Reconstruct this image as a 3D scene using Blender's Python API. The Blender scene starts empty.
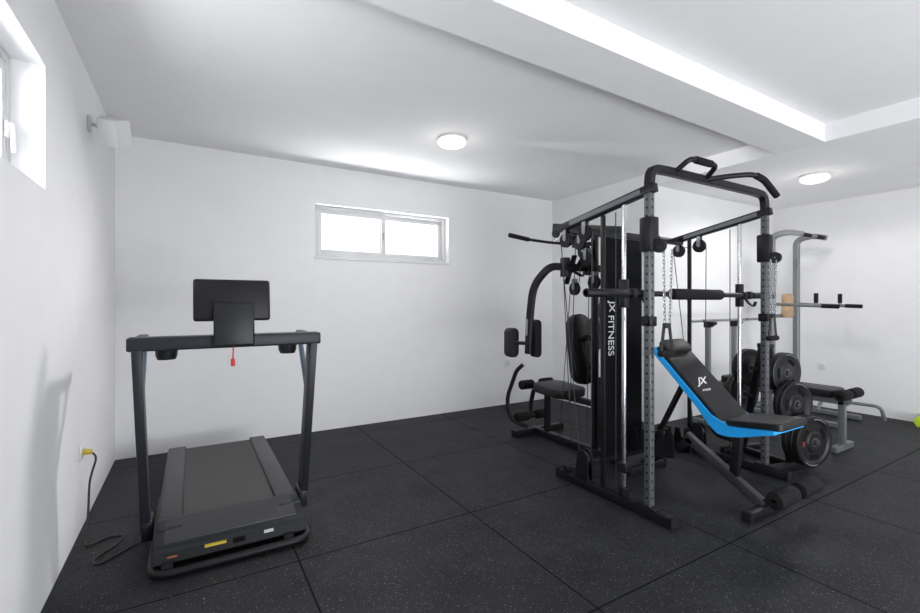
import bpy, bmesh, math, random
from mathutils import Vector, Matrix
random.seed(4)
PI = math.pi
SC = bpy.context.scene
COL = SC.collection
V = Vector

# ------------------------------------------------------------------ materials
def mat(name, col, rough=0.5, metal=0.0, var=0.12, scale=30.0, bump=0.0, emit=None, estr=0.0, spec=0.5):
    m = bpy.data.materials.new(name); m.use_nodes = True
    nt = m.node_tree; b = nt.nodes['Principled BSDF']
    tc = nt.nodes.new('ShaderNodeTexCoord')
    n = nt.nodes.new('ShaderNodeTexNoise'); n.inputs['Scale'].default_value = scale; n.inputs['Detail'].default_value = 4
    nt.links.new(tc.outputs['Object'], n.inputs['Vector'])
    r = nt.nodes.new('ShaderNodeValToRGB')
    r.color_ramp.elements[0].position = 0.3; r.color_ramp.elements[1].position = 0.7
    c = V(col)
    lo = c * (1 - var); hi = c * (1 + var)
    r.color_ramp.elements[0].color = (*lo, 1); r.color_ramp.elements[1].color = (*[min(1, x) for x in hi], 1)
    nt.links.new(n.outputs['Fac'], r.inputs['Fac']); nt.links.new(r.outputs['Color'], b.inputs['Base Color'])
    b.inputs['Roughness'].default_value = rough; b.inputs['Metallic'].default_value = metal
    b.inputs['Specular IOR Level'].default_value = spec
    if bump:
        bp = nt.nodes.new('ShaderNodeBump'); bp.inputs['Strength'].default_value = bump; bp.inputs['Distance'].default_value = 0.002
        nt.links.new(n.outputs['Fac'], bp.inputs['Height']); nt.links.new(bp.outputs['Normal'], b.inputs['Normal'])
    if emit:
        b.inputs['Emission Color'].default_value = (*emit, 1); b.inputs['Emission Strength'].default_value = estr
    return m

M = {}
M['wall'] = mat('white_paint', (0.825, 0.822, 0.838), 0.75, var=0.012, scale=6, bump=0.05)
M['ceil'] = mat('ceiling_paint', (0.845, 0.842, 0.858), 0.85, var=0.012, scale=5, bump=0.04)
M['trim'] = mat('soffit_paint_lit', (0.88, 0.878, 0.89), 0.8, var=0.012, scale=5, bump=0.04)  # ceiling paint made lighter so the soffit face looks lit
M['pvc'] = mat('white_pvc', (0.74, 0.74, 0.75), 0.35, var=0.01)
M['pvcf'] = mat('white_window_pvc', (0.62, 0.62, 0.63), 0.35, var=0.01)
M['black'] = mat('black_powder_coat', (0.009, 0.009, 0.011), 0.40, var=0.2, scale=200, bump=0.1, spec=.28)
M['shroud'] = mat('black_sheet_cover', (0.006, 0.006, 0.007), 0.75, var=0.2, scale=200, bump=0.1, spec=.06)
M['charcoal'] = mat('charcoal_plastic', (0.016, 0.017, 0.020), 0.36, var=0.15, scale=120, bump=0.06, spec=.30)
M['tmframe'] = mat('treadmill_dark_metal', (0.022, 0.024, 0.031), 0.4, metal=0.2, var=0.1, scale=90, spec=.35)
M['belt'] = mat('treadmill_belt', (0.048, 0.046, 0.046), 0.55, var=0.12, scale=300, bump=0.2, spec=.4)
M['railgrey'] = mat('rail_grey_plastic', (0.046, 0.046, 0.051), 0.4, var=0.08, scale=90, spec=.35)
M['hoodgrey'] = mat('hood_grey_plastic', (0.032, 0.032, 0.036), 0.36, var=0.08, scale=90, spec=.38)
M['foam'] = mat('black_foam', (0.010, 0.010, 0.011), 0.8, var=0.3, scale=250, bump=0.3, spec=.2)
M['vinyl'] = mat('black_vinyl', (0.012, 0.012, 0.014), 0.45, var=0.15, scale=140, bump=0.15, spec=.32)
M['steel'] = mat('grey_steel', (0.32, 0.33, 0.35), 0.38, metal=0.75, var=0.08, scale=60)
M['darksteel'] = mat('dark_grey_paint', (0.05, 0.05, 0.055), 0.4, metal=0.3, var=0.08, scale=60)
M['hub'] = mat('plate_hub_metal', (0.12, 0.12, 0.13), 0.4, metal=0.5, var=0.08, scale=60)
M['chrome'] = mat('chrome', (0.60, 0.61, 0.63), 0.22, metal=1.0, var=0.04, scale=40)
M['postgrey'] = mat('grey_stripe_paint', (0.17, 0.18, 0.20), 0.42, metal=0.4, var=0.06, scale=50)
M['hole'] = mat('hole_black', (0.008, 0.008, 0.008), 0.9, spec=.1)
M['blue'] = mat('bright_blue_vinyl', (0.010, 0.36, 0.86), 0.4, var=0.06, scale=140, bump=0.1)
M['white'] = mat('white_print', (0.80, 0.80, 0.81), 0.5, var=0.02)
M['lettergrey'] = mat('light_print', (0.60, 0.60, 0.61), 0.5, var=0.02)
M['offwhite'] = mat('grey_print', (0.20, 0.20, 0.205), 0.5, var=0.02)
M['yellow'] = mat('yellow_sticker', (0.62, 0.45, 0.05), 0.5, var=0.05)
M['orange'] = mat('orange_print', (0.55, 0.13, 0.05), 0.5, var=0.05)
M['red'] = mat('red_plastic', (0.62, 0.02, 0.03), 0.4, var=0.08)
M['darkred'] = mat('dark_red_print', (0.22, 0.02, 0.03), 0.5, var=0.08)
M['lime'] = mat('lime_vinyl', (0.50, 0.68, 0.02), 0.45, var=0.06)
M['tan'] = mat('plywood_tan', (0.46, 0.30, 0.18), 0.55, var=0.18, scale=12)
M['plate'] = mat('plate_rubber', (0.010, 0.010, 0.011), 0.42, var=0.2, scale=180, bump=0.15, spec=.36)
M['greytower'] = mat('tower_grey_paint', (0.19, 0.195, 0.20), 0.4, metal=0.35, var=0.06, scale=50)
M['bluegrey'] = mat('bluegrey_strut', (0.12, 0.16, 0.21), 0.4, metal=0.4, var=0.08)
M['lamp'] = mat('lamp_diffuser', (0.84, 0.82, 0.78), 0.4, var=0.01, emit=(1, 0.95, 0.87), estr=0.55)
M['spk'] = mat('speaker_white', (0.64, 0.64, 0.66), 0.5, var=0.02)
M['cable'] = mat('cable_black', (0.02, 0.02, 0.022), 0.5)

def post_mat():
    m = mat('perforated_grey_steel', (0.13, 0.135, 0.147), 0.40, metal=0.4, var=0.05, scale=50)
    nt = m.node_tree; b = nt.nodes['Principled BSDF']; L = nt.links.new; N = nt.nodes.new
    src = b.inputs['Base Color'].links[0].from_socket
    tc = N('ShaderNodeTexCoord'); sep = N('ShaderNodeSeparateXYZ'); L(tc.outputs['Object'], sep.inputs[0])
    def mth(op, a, c=None):
        n = N('ShaderNodeMath'); n.operation = op
        for i, q in enumerate((a, c)):
            if q is None: continue
            if isinstance(q, (int, float)): n.inputs[i].default_value = q
            else: L(q, n.inputs[i])
        return n.outputs[0]
    inp = mth('MINIMUM', mth('ABSOLUTE', sep.outputs[0]), mth('ABSOLUTE', sep.outputs[1]))
    dz = mth('MULTIPLY', mth('SUBTRACT', mth('FRACT', mth('DIVIDE', sep.outputs[2], .05)), .5), .05)
    d2 = mth('ADD', mth('MULTIPLY', inp, inp), mth('MULTIPLY', dz, dz))
    hole = mth('LESS_THAN', d2, .0078**2)
    x = N('ShaderNodeMix'); x.data_type = 'RGBA'; L(hole, x.inputs[0]); L(src, x.inputs[6]); x.inputs[7].default_value = (.010, .010, .010, 1)
    L(x.outputs[2], b.inputs['Base Color'])
    L(mth('SUBTRACT', .40, mth('MULTIPLY', hole, .40)), b.inputs['Metallic'])
    L(mth('ADD', .40, mth('MULTIPLY', hole, .5)), b.inputs['Roughness'])
    return m
M['perf'] = post_mat()

def glass_mat():
    m = bpy.data.materials.new('window_glass'); m.use_nodes = True; nt = m.node_tree; nt.nodes.clear()
    o = nt.nodes.new('ShaderNodeOutputMaterial'); t = nt.nodes.new('ShaderNodeBsdfTransparent')
    n = nt.nodes.new('ShaderNodeTexNoise'); n.inputs['Scale'].default_value = 3
    r = nt.nodes.new('ShaderNodeValToRGB'); r.color_ramp.elements[0].color = (.93, .95, .95, 1); r.color_ramp.elements[1].color = (.96, .97, .97, 1)
    nt.links.new(n.outputs['Fac'], r.inputs[0]); nt.links.new(r.outputs[0], t.inputs[0]); nt.links.new(t.outputs[0], o.inputs[0])
    return m
M['glass'] = glass_mat()

def floor_mat():
    m = bpy.data.materials.new('rubber_gym_tiles'); m.use_nodes = True; nt = m.node_tree; b = nt.nodes['Principled BSDF']
    L = nt.links.new; N = nt.nodes.new
    tc = N('ShaderNodeTexCoord'); sep = N('ShaderNodeSeparateXYZ'); L(tc.outputs['Object'], sep.inputs[0])
    def math_(op, a, bb=None, clamp=False):
        n = N('ShaderNodeMath'); n.operation = op; n.use_clamp = clamp
        for i, q in enumerate((a, bb)):
            if q is None: continue
            if isinstance(q, (int, float)): n.inputs[i].default_value = q
            else: L(q, n.inputs[i])
        return n.outputs[0]
    def seam(c, off):
        f = math_('FRACT', math_('DIVIDE', math_('ADD', c, 10.2 - off + .51), 1.02))
        e = math_('ABSOLUTE', math_('SUBTRACT', f, 0.5))
        return math_('LESS_THAN', e, 0.0042)
    s = math_('MAXIMUM', seam(sep.outputs[0], 0.465), seam(sep.outputs[1], 1.345))
    n1 = N('ShaderNodeTexNoise'); n1.inputs['Scale'].default_value = 120; n1.inputs['Detail'].default_value = 6; L(tc.outputs['Object'], n1.inputs['Vector'])
    n2 = N('ShaderNodeTexNoise'); n2.inputs['Scale'].default_value = 3.0; n2.inputs['Detail'].default_value = 8; n2.inputs['Roughness'].default_value = .65; L(tc.outputs['Object'], n2.inputs['Vector'])
    def flecks(scale, thr, keep):
        vor = N('ShaderNodeTexVoronoi'); vor.inputs['Scale'].default_value = scale; L(tc.outputs['Object'], vor.inputs['Vector'])
        sc = N('ShaderNodeSeparateColor'); L(vor.outputs['Color'], sc.inputs[0])
        return math_('MULTIPLY', math_('LESS_THAN', vor.outputs['Distance'], thr), math_('GREATER_THAN', sc.outputs[0], keep))
    spk = math_('MAXIMUM', flecks(62, .19, .70), flecks(120, .22, .66))
    base = N('ShaderNodeMix'); base.data_type = 'RGBA'
    base.inputs[6].default_value = (0.0055, 0.0058, 0.0068, 1); base.inputs[7].default_value = (0.034, 0.0347, 0.0378, 1)
    mr = N('ShaderNodeMapRange'); L(math_('ADD', math_('MULTIPLY', n1.outputs['Fac'], 0.45), math_('MULTIPLY', n2.outputs['Fac'], 0.55)), mr.inputs[0])
    mr.inputs[1].default_value = .32; mr.inputs[2].default_value = .68
    L(mr.outputs[0], base.inputs[0])
    m2 = N('ShaderNodeMix'); m2.data_type = 'RGBA'; L(base.outputs[2], m2.inputs[6]); m2.inputs[7].default_value = (0.14, 0.14, 0.15, 1); L(spk, m2.inputs[0])
    m3 = N('ShaderNodeMix'); m3.data_type = 'RGBA'; L(m2.outputs[2], m3.inputs[6]); m3.inputs[7].default_value = (0.002, 0.002, 0.002, 1); L(s, m3.inputs[0])
    L(m3.outputs[2], b.inputs['Base Color'])
    L(math_('ADD', .62, math_('MULTIPLY', s, .35)), b.inputs['Roughness'])
    b.inputs['Specular IOR Level'].default_value = .24
    bp = N('ShaderNodeBump'); bp.inputs['Strength'].default_value = 0.3; bp.inputs['Distance'].default_value = 0.003
    L(math_('SUBTRACT', n1.outputs['Fac'], s), bp.inputs['Height']); L(bp.outputs['Normal'], b.inputs['Normal'])
    return m
M['floor'] = floor_mat()

# ------------------------------------------------------------------ mesh builder
def fillet(pts, r, n=6):
    pts = [V(p) for p in pts]
    if r <= 0 or len(pts) < 3: return pts
    out = [pts[0]]
    for i in range(1, len(pts) - 1):
        a, b, c = pts[i-1], pts[i], pts[i+1]
        d1 = (a - b); d2 = (c - b); rr = min(r, d1.length * 0.48, d2.length * 0.48)
        p = b + d1.normalized() * rr; q = b + d2.normalized() * rr
        for k in range(n + 1):
            t = k / n
            out.append(p * (1-t)**2 + b * 2*t*(1-t) + q * t*t)
    out.append(pts[-1]); return out

class MB:
    def __init__(s): s.v = []; s.f = []
    def add(s, vs, fs):
        o = len(s.v); s.v += [V(x) for x in vs]; s.f += [tuple(i + o for i in f) for f in fs]; return s
    def box(s, c, size, bevel=0.0, rot=None, seg=2):
        bm = bmesh.new(); bmesh.ops.create_cube(bm, size=1)
        for v in bm.verts: v.co = V((v.co.x*size[0], v.co.y*size[1], v.co.z*size[2]))
        if bevel: bmesh.ops.bevel(bm, geom=bm.edges[:], offset=min(bevel, min(size)*0.49), segments=seg, affect='EDGES', profile=0.5)
        R = rot if rot is not None else Matrix.Identity(3)
        bm.verts.index_update()
        s.add([R @ v.co + V(c) for v in bm.verts], [[v.index for v in f.verts] for f in bm.faces]); bm.free(); return s
    def span(s, lo, hi, bevel=0.0, seg=2):
        lo = V(lo); hi = V(hi); return s.box((lo+hi)/2, hi-lo, bevel, None, seg)
    def beam(s, p0, p1, w, h, up=(0, 0, 1), bevel=0.004):
        p0 = V(p0); p1 = V(p1); d = (p1-p0); l = d.length; d.normalize(); up = V(up)
        if abs(d.dot(up)) > 0.98: up = V((0, 1, 0))
        side = d.cross(up).normalized(); u = side.cross(d)
        R = Matrix((side, d, u)).transposed()
        return s.box((p0+p1)/2, (w, l, h), bevel, R)
    def sweep(s, pts, sec, up=None, closed=False):
        n = len(pts); rings = []; prev = None
        for i, p in enumerate(pts):
            if closed: t = pts[(i+1) % n] - pts[i-1]
            else: t = pts[min(i+1, n-1)] - pts[max(i-1, 0)]
            t.normalize()
            if up is not None:
                a = t.cross(V(up)).normalized(); b = a.cross(t)
            else:
                if prev is None:
                    ref = V((0, 0, 1)) if abs(t.z) < 0.9 else V((1, 0, 0))
                    a = t.cross(ref).normalized()
                else: a = (prev - t * prev.dot(t)).normalized()
                b = a.cross(t); prev = a
            rings.append([p + a*x + b*y for x, y in sec])
        m = len(sec); vs = [q for r in rings for q in r]; fs = []
        for i in range(n if closed else n-1):
            j = (i+1) % n
            for k in range(m):
                l = (k+1) % m; fs.append((i*m+k, i*m+l, j*m+l, j*m+k))
        if not closed: fs.append(tuple(range(m))[::-1]); fs.append(tuple((n-1)*m + k for k in range(m)))
        return s.add(vs, fs)
    def tube(s, pts, r, fil=0.0, seg=14, closed=False):
        P = fillet(pts, fil) if not closed else [V(p) for p in pts]
        return s.sweep(P, [(r*math.cos(2*PI*k/seg), r*math.sin(2*PI*k/seg)) for k in range(seg)], None, closed)
    def rtube(s, pts, w, h, up, fil=0.0):
        P = fillet(pts, fil); e = min(w, h)*0.12; x = w/2; y = h/2
        sec = [(-x+e, -y), (x-e, -y), (x, -y+e), (x, y-e), (x-e, y), (-x+e, y), (-x, y-e), (-x, -y+e)]
        return s.sweep(P, sec, up)
    def cyl(s, p0, p1, r, seg=20, r2=None, bev=0.0):
        p0 = V(p0); p1 = V(p1); d = p1-p0; l = d.length
        r2 = r if r2 is None else r2
        if bev: prof = [(r*0.001, 0), (r-bev, 0), (r-bev*.3, bev*.3), (r, bev), (r2, l-bev), (r2-bev*.3, l-bev*.3), (r2-bev, l), (r2*0.001, l)]
        else: prof = [(r*0.001, 0), (r, 0), (r2, l), (r2*0.001, l)]
        return s.lathe(prof, p0, d, seg)
    def lathe(s, prof, c, axis, seg=32, closed=False):
        c = V(c); ax = V(axis).normalized(); ref = V((0, 0, 1)) if abs(ax.z) < 0.9 else V((1, 0, 0))
        a = ax.cross(ref).normalized(); b = ax.cross(a); m = len(prof); vs = []
        for k in range(seg):
            t = 2*PI*k/seg; dr = a*math.cos(t) + b*math.sin(t)
            for r, h in prof: vs.append(c + dr*r + ax*h)
        fs = []
        for k in range(seg):
            l = (k+1) % seg
            for i in range(m if closed else m-1):
                j = (i+1) % m; fs.append((k*m+i, k*m+j, l*m+j, l*m+i))
        if not closed:
            fs.append(tuple(k*m for k in range(seg))); fs.append(tuple(k*m+m-1 for k in range(seg))[::-1])
        return s.add(vs, fs)
    def prism(s, poly, o, u, w, d):
        o = V(o); u = V(u); w = V(w); d = V(d); n = len(poly)
        a = [o + u*x + w*y for x, y in poly]; b = [p + d for p in a]
        return s.add(a+b, [tuple(range(n)), tuple(range(2*n-1, n-1, -1))] + [(i, (i+1) % n, (i+1) % n + n, i+n) for i in range(n)])
    def arc(s, c, axis, r0, r1, a0, a1, n=8):
        c = V(c); ax = V(axis).normalized(); ref = V((0, 0, 1)); a = ax.cross(ref).normalized(); b = ax.cross(a); vs = []
        for k in range(n+1):
            t = a0 + (a1-a0)*k/n; d = a*math.cos(t) + b*math.sin(t); vs += [c+d*r0, c+d*r1]
        return s.add(vs, [(2*k, 2*k+1, 2*k+3, 2*k+2) for k in range(n)])
    def obj(s, name, m, off=(0, 0, 0), parent=None, smooth=True):
        off = V(off); me = bpy.data.meshes.new(name)
        me.from_pydata([v-off for v in s.v], [], s.f)
        bm = bmesh.new(); bm.from_mesh(me); bmesh.ops.recalc_face_normals(bm, faces=bm.faces[:]); bm.to_mesh(me); bm.free()
        if smooth:
            me.polygons.foreach_set('use_smooth', [True]*len(me.polygons)); me.set_sharp_from_angle(angle=math.radians(32))
        me.materials.append(m); o = bpy.data.objects.new(name, me); COL.objects.link(o)
        if parent: o.parent = parent
        return o

def props(o, label, cat, group=None):
    o['label'] = label; o['category'] = cat
    if group: o['group'] = group

class Thing:
    def __init__(s, name, label, cat, loc, group=None, rotz=0.0):
        s.loc = V(loc); s.root = bpy.data.objects.new(name, None); s.root.empty_display_size = 0.1
        s.root.location = s.loc; s.root.rotation_euler = (0, 0, rotz); COL.objects.link(s.root); props(s.root, label, cat, group)
    def part(s, name, mb, m, parent=None, label=None, origin=None):
        o = mb.obj(name, m, s.loc if origin is None else origin, parent or s.root)
        if origin is not None: o.location = V(origin) - s.loc
        if label: o['label'] = label
        return o
    def text(s, name, body, m, o, u, w, length, parent=None, label=None, extrude=0.001, bold=0.0):
        cu = bpy.data.curves.new(name, 'FONT'); cu.body = body; cu.extrude = extrude; cu.offset = bold
        t = bpy.data.objects.new(name, cu); COL.objects.link(t)
        dg = bpy.context.evaluated_depsgraph_get(); me = bpy.data.meshes.new_from_object(t.evaluated_get(dg))
        bpy.data.objects.remove(t)
        xs = [v.co.x for v in me.vertices]; ys = [v.co.y for v in me.vertices]
        k = length/(max(xs)-min(xs)); u = V(u).normalized(); w = V(w); n = u.cross(w).normalized()
        cx = (max(xs)+min(xs))/2; cy = (max(ys)+min(ys))/2
        for v in me.vertices: v.co = V(o) - s.loc + u*(v.co.x-cx)*k + w*(v.co.y-cy)*k + n*v.co.z
        me.materials.clear(); me.materials.append(m)
        ob = bpy.data.objects.new(name, me); COL.objects.link(ob); ob.parent = parent or s.root
        if label: ob['label'] = label
        return ob

def struct(name, mb, m):
    o = mb.obj(name, m); o['kind'] = 'structure'; return o

# ------------------------------------------------------------------ the room
XL, XR, YB, YR = -0.546, 6.78, 4.66, -1.9
XW, YW = 4.25, 3.07
Z0, Z1 = 2.70, 2.56
struct('floor', MB().span((XL-.2, YR-.2, -.12), (XR+.2, YB+.2, 0)), M['floor'])
struct('ceiling', MB().span((XL-.2, YR-.2, Z0), (XR+.2, YB+.2, Z0+.15)), M['ceil'])
struct('trim_1', MB().prism([(XL, 1.53), (XW, 1.56), (XW, 1.90), (XL, 1.79)], (0, 0, Z1), (1, 0, 0), (0, 1, 0), (0, 0, Z0-Z1)), M['ceil'])
struct('trim_2', MB().span((XW, YR, Z1), (XR, YW, Z0)), M['trim'])
W1 = (1.07, 2.62, 1.77, 2.31)
wb = MB()
wb.span((XL, YB, 0), (W1[0], YB+.2, Z0)); wb.span((W1[1], YB, 0), (XW, YB+.2, Z0))
wb.span((W1[0], YB, 0), (W1[1], YB+.2, W1[2])); wb.span((W1[0], YB, W1[3]), (W1[1], YB+.2, Z0))
struct('wall_back', wb, M['wall'])
W2 = (1.35, 2.60, 1.79, 2.33)
wl = MB()
wl.span((XL-.2, YR, 0), (XL, W2[0], Z0)); wl.span((XL-.2, W2[1], 0), (XL, YB+.2, Z0))
wl.span((XL-.2, W2[0], 0), (XL, W2[1], W2[2])); wl.span((XL-.2, W2[0], W2[3]), (XL, W2[1], Z0))
struct('wall_left', wl, M['wall'])
struct('wall_corner', MB().prism([(XW, YW), (XR+.2, YW), (XR+.2, YB+.2), (XW, YB+.2)], (0, 0, 0), (1, 0, 0), (0, 1, 0), (0, 0, Z0)), M['wall'])
struct('wall_right', MB().span((XR, YR, 0), (XR+.2, YW, Z0)), M['wall'])
wr = MB(); W3 = (0.6, 5.6, 0.0, 2.25)
wr.span((XL-.2, YR-.2, 0), (W3[0], YR, Z0)); wr.span((W3[1], YR-.2, 0), (XR+.2, YR, Z0)); wr.span((W3[0], YR-.2, W3[3]), (W3[1], YR, Z0))
struct('wall_rear', wr, M['wall'])

def frame_rect(mb, f, x0, x1, z0, z1, t, d0, d1):
    def sp(a0, a1, b0, b1):
        p = f(a0, d0, b0); q = f(a1, d1, b1)
        lo = V([min(p[i], q[i]) for i in range(3)]); hi = V([max(p[i], q[i]) for i in range(3)]); mb.span(lo, hi, 0.004)
    sp(x0, x0+t, z0, z1); sp(x1-t, x1, z0, z1); sp(x0+t, x1-t, z0, z0+t); sp(x0+t, x1-t, z1-t, z1)
def pane(f, x0, x1, z0, z1, d):
    mb = MB(); p = f(x0, d, z0); q = f(x1, d+.006, z1)
    lo = V([min(p[i], q[i]) for i in range(3)]); hi = V([max(p[i], q[i]) for i in range(3)]); return mb.span(lo, hi)

def window(n, f, x0, x1, z0, z1, mids, dd=0.0):
    r = bpy.data.objects.new('window_%d' % n, None); COL.objects.link(r); r['kind'] = 'structure'
    mb = MB(); frame_rect(mb, f, x0, x1, z0, z1, .035, .075+dd, .145+dd); mb.obj('window_frame', M['pvcf'], (0, 0, 0), r)
    for a, b, d in mids:
        mb = MB(); frame_rect(mb, f, a, b, z0+.035, z1-.035, .05, d, d+.03); o = mb.obj('sash', M['pvcf'], (0, 0, 0), r)
        pane(f, a+.05, b-.05, z0+.085, z1-.085, d+.012).obj('pane', M['glass'], (0, 0, 0), o, False)
    return r
fb = lambda a, d, z: V((a, YB+d, z))
w = window(1, fb, *W1, [(W1[0]+.035, 1.86, .08), (1.80, W1[1]-.035, .112)])
MB().span((1.82, YB+.066, 2.0), (1.835, YB+.08, 2.08), .005).obj('window_handle', M['steel'], (0, 0, 0), w)
MB().span((W1[0]-.01, YB-.012, W1[2]-.02), (W1[1]+.01, YB+.075, W1[2]+.004), .004).obj('window_sill', M['pvc'], (0, 0, 0), w)
fl = lambda a, d, z: V((XL-d, a, z))
w = window(2, fl, *W2, [(1.385, 2.0, .13), (1.97, 2.565, .115)], .035)
hb = MB(); hb.span((XL-.115, 2.53, 1.98), (XL-.10, 2.555, 2.05), .006); hb.beam((XL-.09, 2.54, 2.04), (XL-.085, 2.54, 1.92), .016, .012); hb.cyl((XL-.112, 2.54, 2.035), (XL-.085, 2.54, 2.035), .008)
hb.obj('window_handle', M['pvc'], (0, 0, 0), w)
fr = lambda a, d, z: V((a, YR-d, z))
window(3, fr, *W3, [(.635, 3.15, .08), (3.05, 5.565, .112)])

def outlet(label, c, n, u):
    c = V(c); n = V(n); u = V(u); R = Matrix((u, n, V((0, 0, 1)))).transposed()
    t = Thing('wall_outlet', label, 'outlet', c)
    p = t.part('cover_plate', MB().box(c+n*.005, (.085, .01, .085), .004, R), M['pvc'])
    t.part('socket', MB().cyl(c+n*.008, c+n*.0115, .021, 24), M['spk'], p)
outlet('white wall socket on the left wall with the yellow plug in it', (XL, 3.31, .45), (1, 0, 0), (0, 1, 0))
outlet('white wall socket low on the back wall beside the multigym', (3.48, YB, .53), (0, -1, 0), (1, 0, 0))
outlet('white wall socket on the right wall behind the flat weight bench', (XR, 2.52, .51), (-1, 0, 0), (0, 1, 0))

def lamp(label, x, y, z):
    t = Thing('ceiling_lamp', label, 'ceiling light', (x, y, z), 'round ceiling lights')
    t.part('lamp_base', MB().lathe([(.001, 0), (.112, 0), (.117, -.004), (.117, -.018), (.001, -.018)], (x, y, z), (0, 0, 1), 40), M['pvc'])
    t.part('diffuser', MB().lathe([(.001, -.017), (.116, -.017), (.122, -.025), (.120, -.043), (.107, -.058), (.082, -.070), (.045, -.078), (.001, -.081)], (x, y, z), (0, 0, 1), 40), M['lamp'])
lamp('round white ceiling light over the open floor in front of the back window', 1.90, 3.32, Z0)
lamp('round white ceiling light on the lowered ceiling above the grey pull-up tower', 5.27, 2.02, Z1)

# speaker
t = Thing('wall_speaker', 'white loudspeaker on a swivel bracket high on the left wall', 'speaker', (XL, 3.50, 2.36))
R = Matrix.Rotation(math.radians(-42), 3, 'Z') @ Matrix.Rotation(math.radians(24), 3, 'X') @ Matrix.Rotation(math.radians(16), 3, 'Y')
c = V((-.396, 3.39, 2.325))
bb = t.part('cabinet', MB().box(c, (.135, .10, .168), .012, R, 2), M['spk'])
t.part('grille', MB().box(c + R @ V((0, -.052, 0)), (.119, .008, .152), .003, R), M['pvc'], bb)
bk = MB(); bk.box((XL+.008, 3.54, 2.40), (.016, .07, .09), .004); bk.tube([(XL+.01, 3.54, 2.40), (XL+.06, 3.52, 2.39), c + R @ V((0, .04, .02))], .012, .02); bk.lathe([(.001, -.024), (.02, -.014), (.025, 0), (.02, .014), (.001, .024)], (XL+.06, 3.52, 2.39), (0, 0, 1), 16)
t.part('bracket', bk, M['spk'])

# ------------------------------------------------------------------ treadmill
t = Thing('treadmill', 'black treadmill with raised screen standing near the left wall', 'treadmill', (.19, 2.9, 0))
t.part('base_frame', MB().tube([(-.165, 3.5, .03), (-.165, 2.515, .03), (.55, 2.515, .03), (.55, 3.5, .03)], .02, .09), M['black'])
t.part('deck', MB().span((-.12, 2.86, .06), (.50, 4.2, .135), .01), M['charcoal'])
be = MB(); be.prism([(2.82, .135), (4.15, .135), (4.185, .12), (4.19, .10), (4.20, .10), (4.195, .13), (4.165, .15), (2.82, .15)], (-.04, 0, 0), (0, 1, 0), (0, 0, 1), (.46, 0, 0))
t.part('running_belt', be, M['belt'])
for sx in (0, 1):
    x0, x1 = ((-.155, -.04), (.42, .535))[sx]
    rb = MB(); rb.span((x0, 2.70, .09), (x1, 4.2, .160), .006, 2); ro = t.part('side_rail', rb, M['charcoal'])
    t.part('foot_strip', MB().span((x0+.008, 2.78, .159), (x1-.008, 4.18, .1632), .0015), M['railgrey'], ro)
    xe = x0 if sx == 0 else x1
    t.part('rail_trim', MB().span((xe-.006, 2.95, .10), (xe+.006, 4.16, .14), .003), M['railgrey'], ro)
    ft = MB(); xc = (x0+x1)/2; ft.cyl((xc-.03, 4.1, .035), (xc+.03, 4.1, .035), .034, 20, bev=.006); t.part('rear_foot', ft, M['foam'])
hd = MB()
prof = [(2.56, .052), (2.542, .066), (2.548, .116), (2.558, .128), (2.58, .136), (2.80, .166), (2.825, .168), (2.85, .158), (2.855, .052)]
hd.prism(prof, (-.158, 0, 0), (0, 1, 0), (0, 0, 1), (.696, 0, 0)); ho = t.part('motor_hood', hd, M['charcoal'])
t.part('hood_panel', MB().prism([(2.59, .1355), (2.795, .1635), (2.795, .1695), (2.592, .1415)], (-.115, 0, 0), (0, 1, 0), (0, 0, 1), (.61, 0, 0)), M['hoodgrey'], ho, 'dark grey top panel')
t.part('hood_seam', MB().beam((-.16, 2.60, .108), (-.16, 2.84, .118), .003, .004, bevel=0), M['hole'], ho)
t.part('warning_sticker', MB().span((.055, 2.5395, .097), (.15, 2.5475, .110)), M['yellow'], ho)
t.part('data_sticker', MB().span((.325, 2.5395, .099), (.37, 2.5475, .112)), M['lettergrey'], ho)
t.part('data_sticker', MB().span((.18, 2.5395, .086), (.235, 2.5475, .109)), M['hole'], ho)
t.part('front_print', MB().span((-.10, 2.5395, .089), (-.06, 2.5475, .094)), M['orange'], ho)
for k in (-.125, .42): t.part('front_wheel', MB().cyl((k, 2.56, .04), (k+.05, 2.56, .04), .038, 20, bev=.006), M['foam'])
for sx in (-1, 1):
    xb = .19 + sx*.395; xt = .19 + sx*.425
    pb_ = V((xb, 2.90, .03)); pt_ = V((xt, 2.75, 1.08)); pm_ = pb_.lerp(pt_, .085 if sx < 0 else .125)
    u = t.part('upright', MB().beam(pm_, pt_, .042, .10, (0, 1, 0), .004), M['tmframe'])
    t.part('hinge_bracket', MB().span((xb-.03 if sx > 0 else xb-.021, 2.83, .06), (xb+.021 if sx > 0 else xb+.03, 2.97, .165), .01), M['charcoal'], u)
    t.part('handrail', MB().beam((xt, 2.72, 1.095), (xt, 3.12, 1.10), .05, .045, bevel=.008), M['charcoal'])
    t.part('strut', MB().beam((xt-.01*sx, 3.06, 1.085), (xb+.022*sx, 2.82, .74), .026, .04), M['bluegrey'])
    xs = .19 + sx*.305
    cu = MB(); cu.lathe([(.001, 0), (.042, 0), (.05, .02), (.055, .08), (.05, .085), (.001, .085)], (xs, 2.86, 1.0), (0, 0, 1), 24); t.part('cup_holder', cu, M['charcoal'])
t.part('console_bar', MB().span((-.275, 2.70, 1.06), (.655, 2.815, 1.128), .010, 3), M['tmframe'])
t.part('console_tray', MB().span((-.17, 2.80, 1.07), (.55, 2.93, 1.10), .01), M['charcoal'])
t.part('screen_support', MB().box((.195, 2.685, 1.185), (.195, .055, .23), .012, Matrix.Rotation(math.radians(-4), 3, 'X'), 3), M['charcoal'])
t.part('screen', MB().box((.193, 2.745, 1.315), (.375, .035, .225), .014, Matrix.Rotation(math.radians(-6), 3, 'X'), 3), M['black'])
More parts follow.
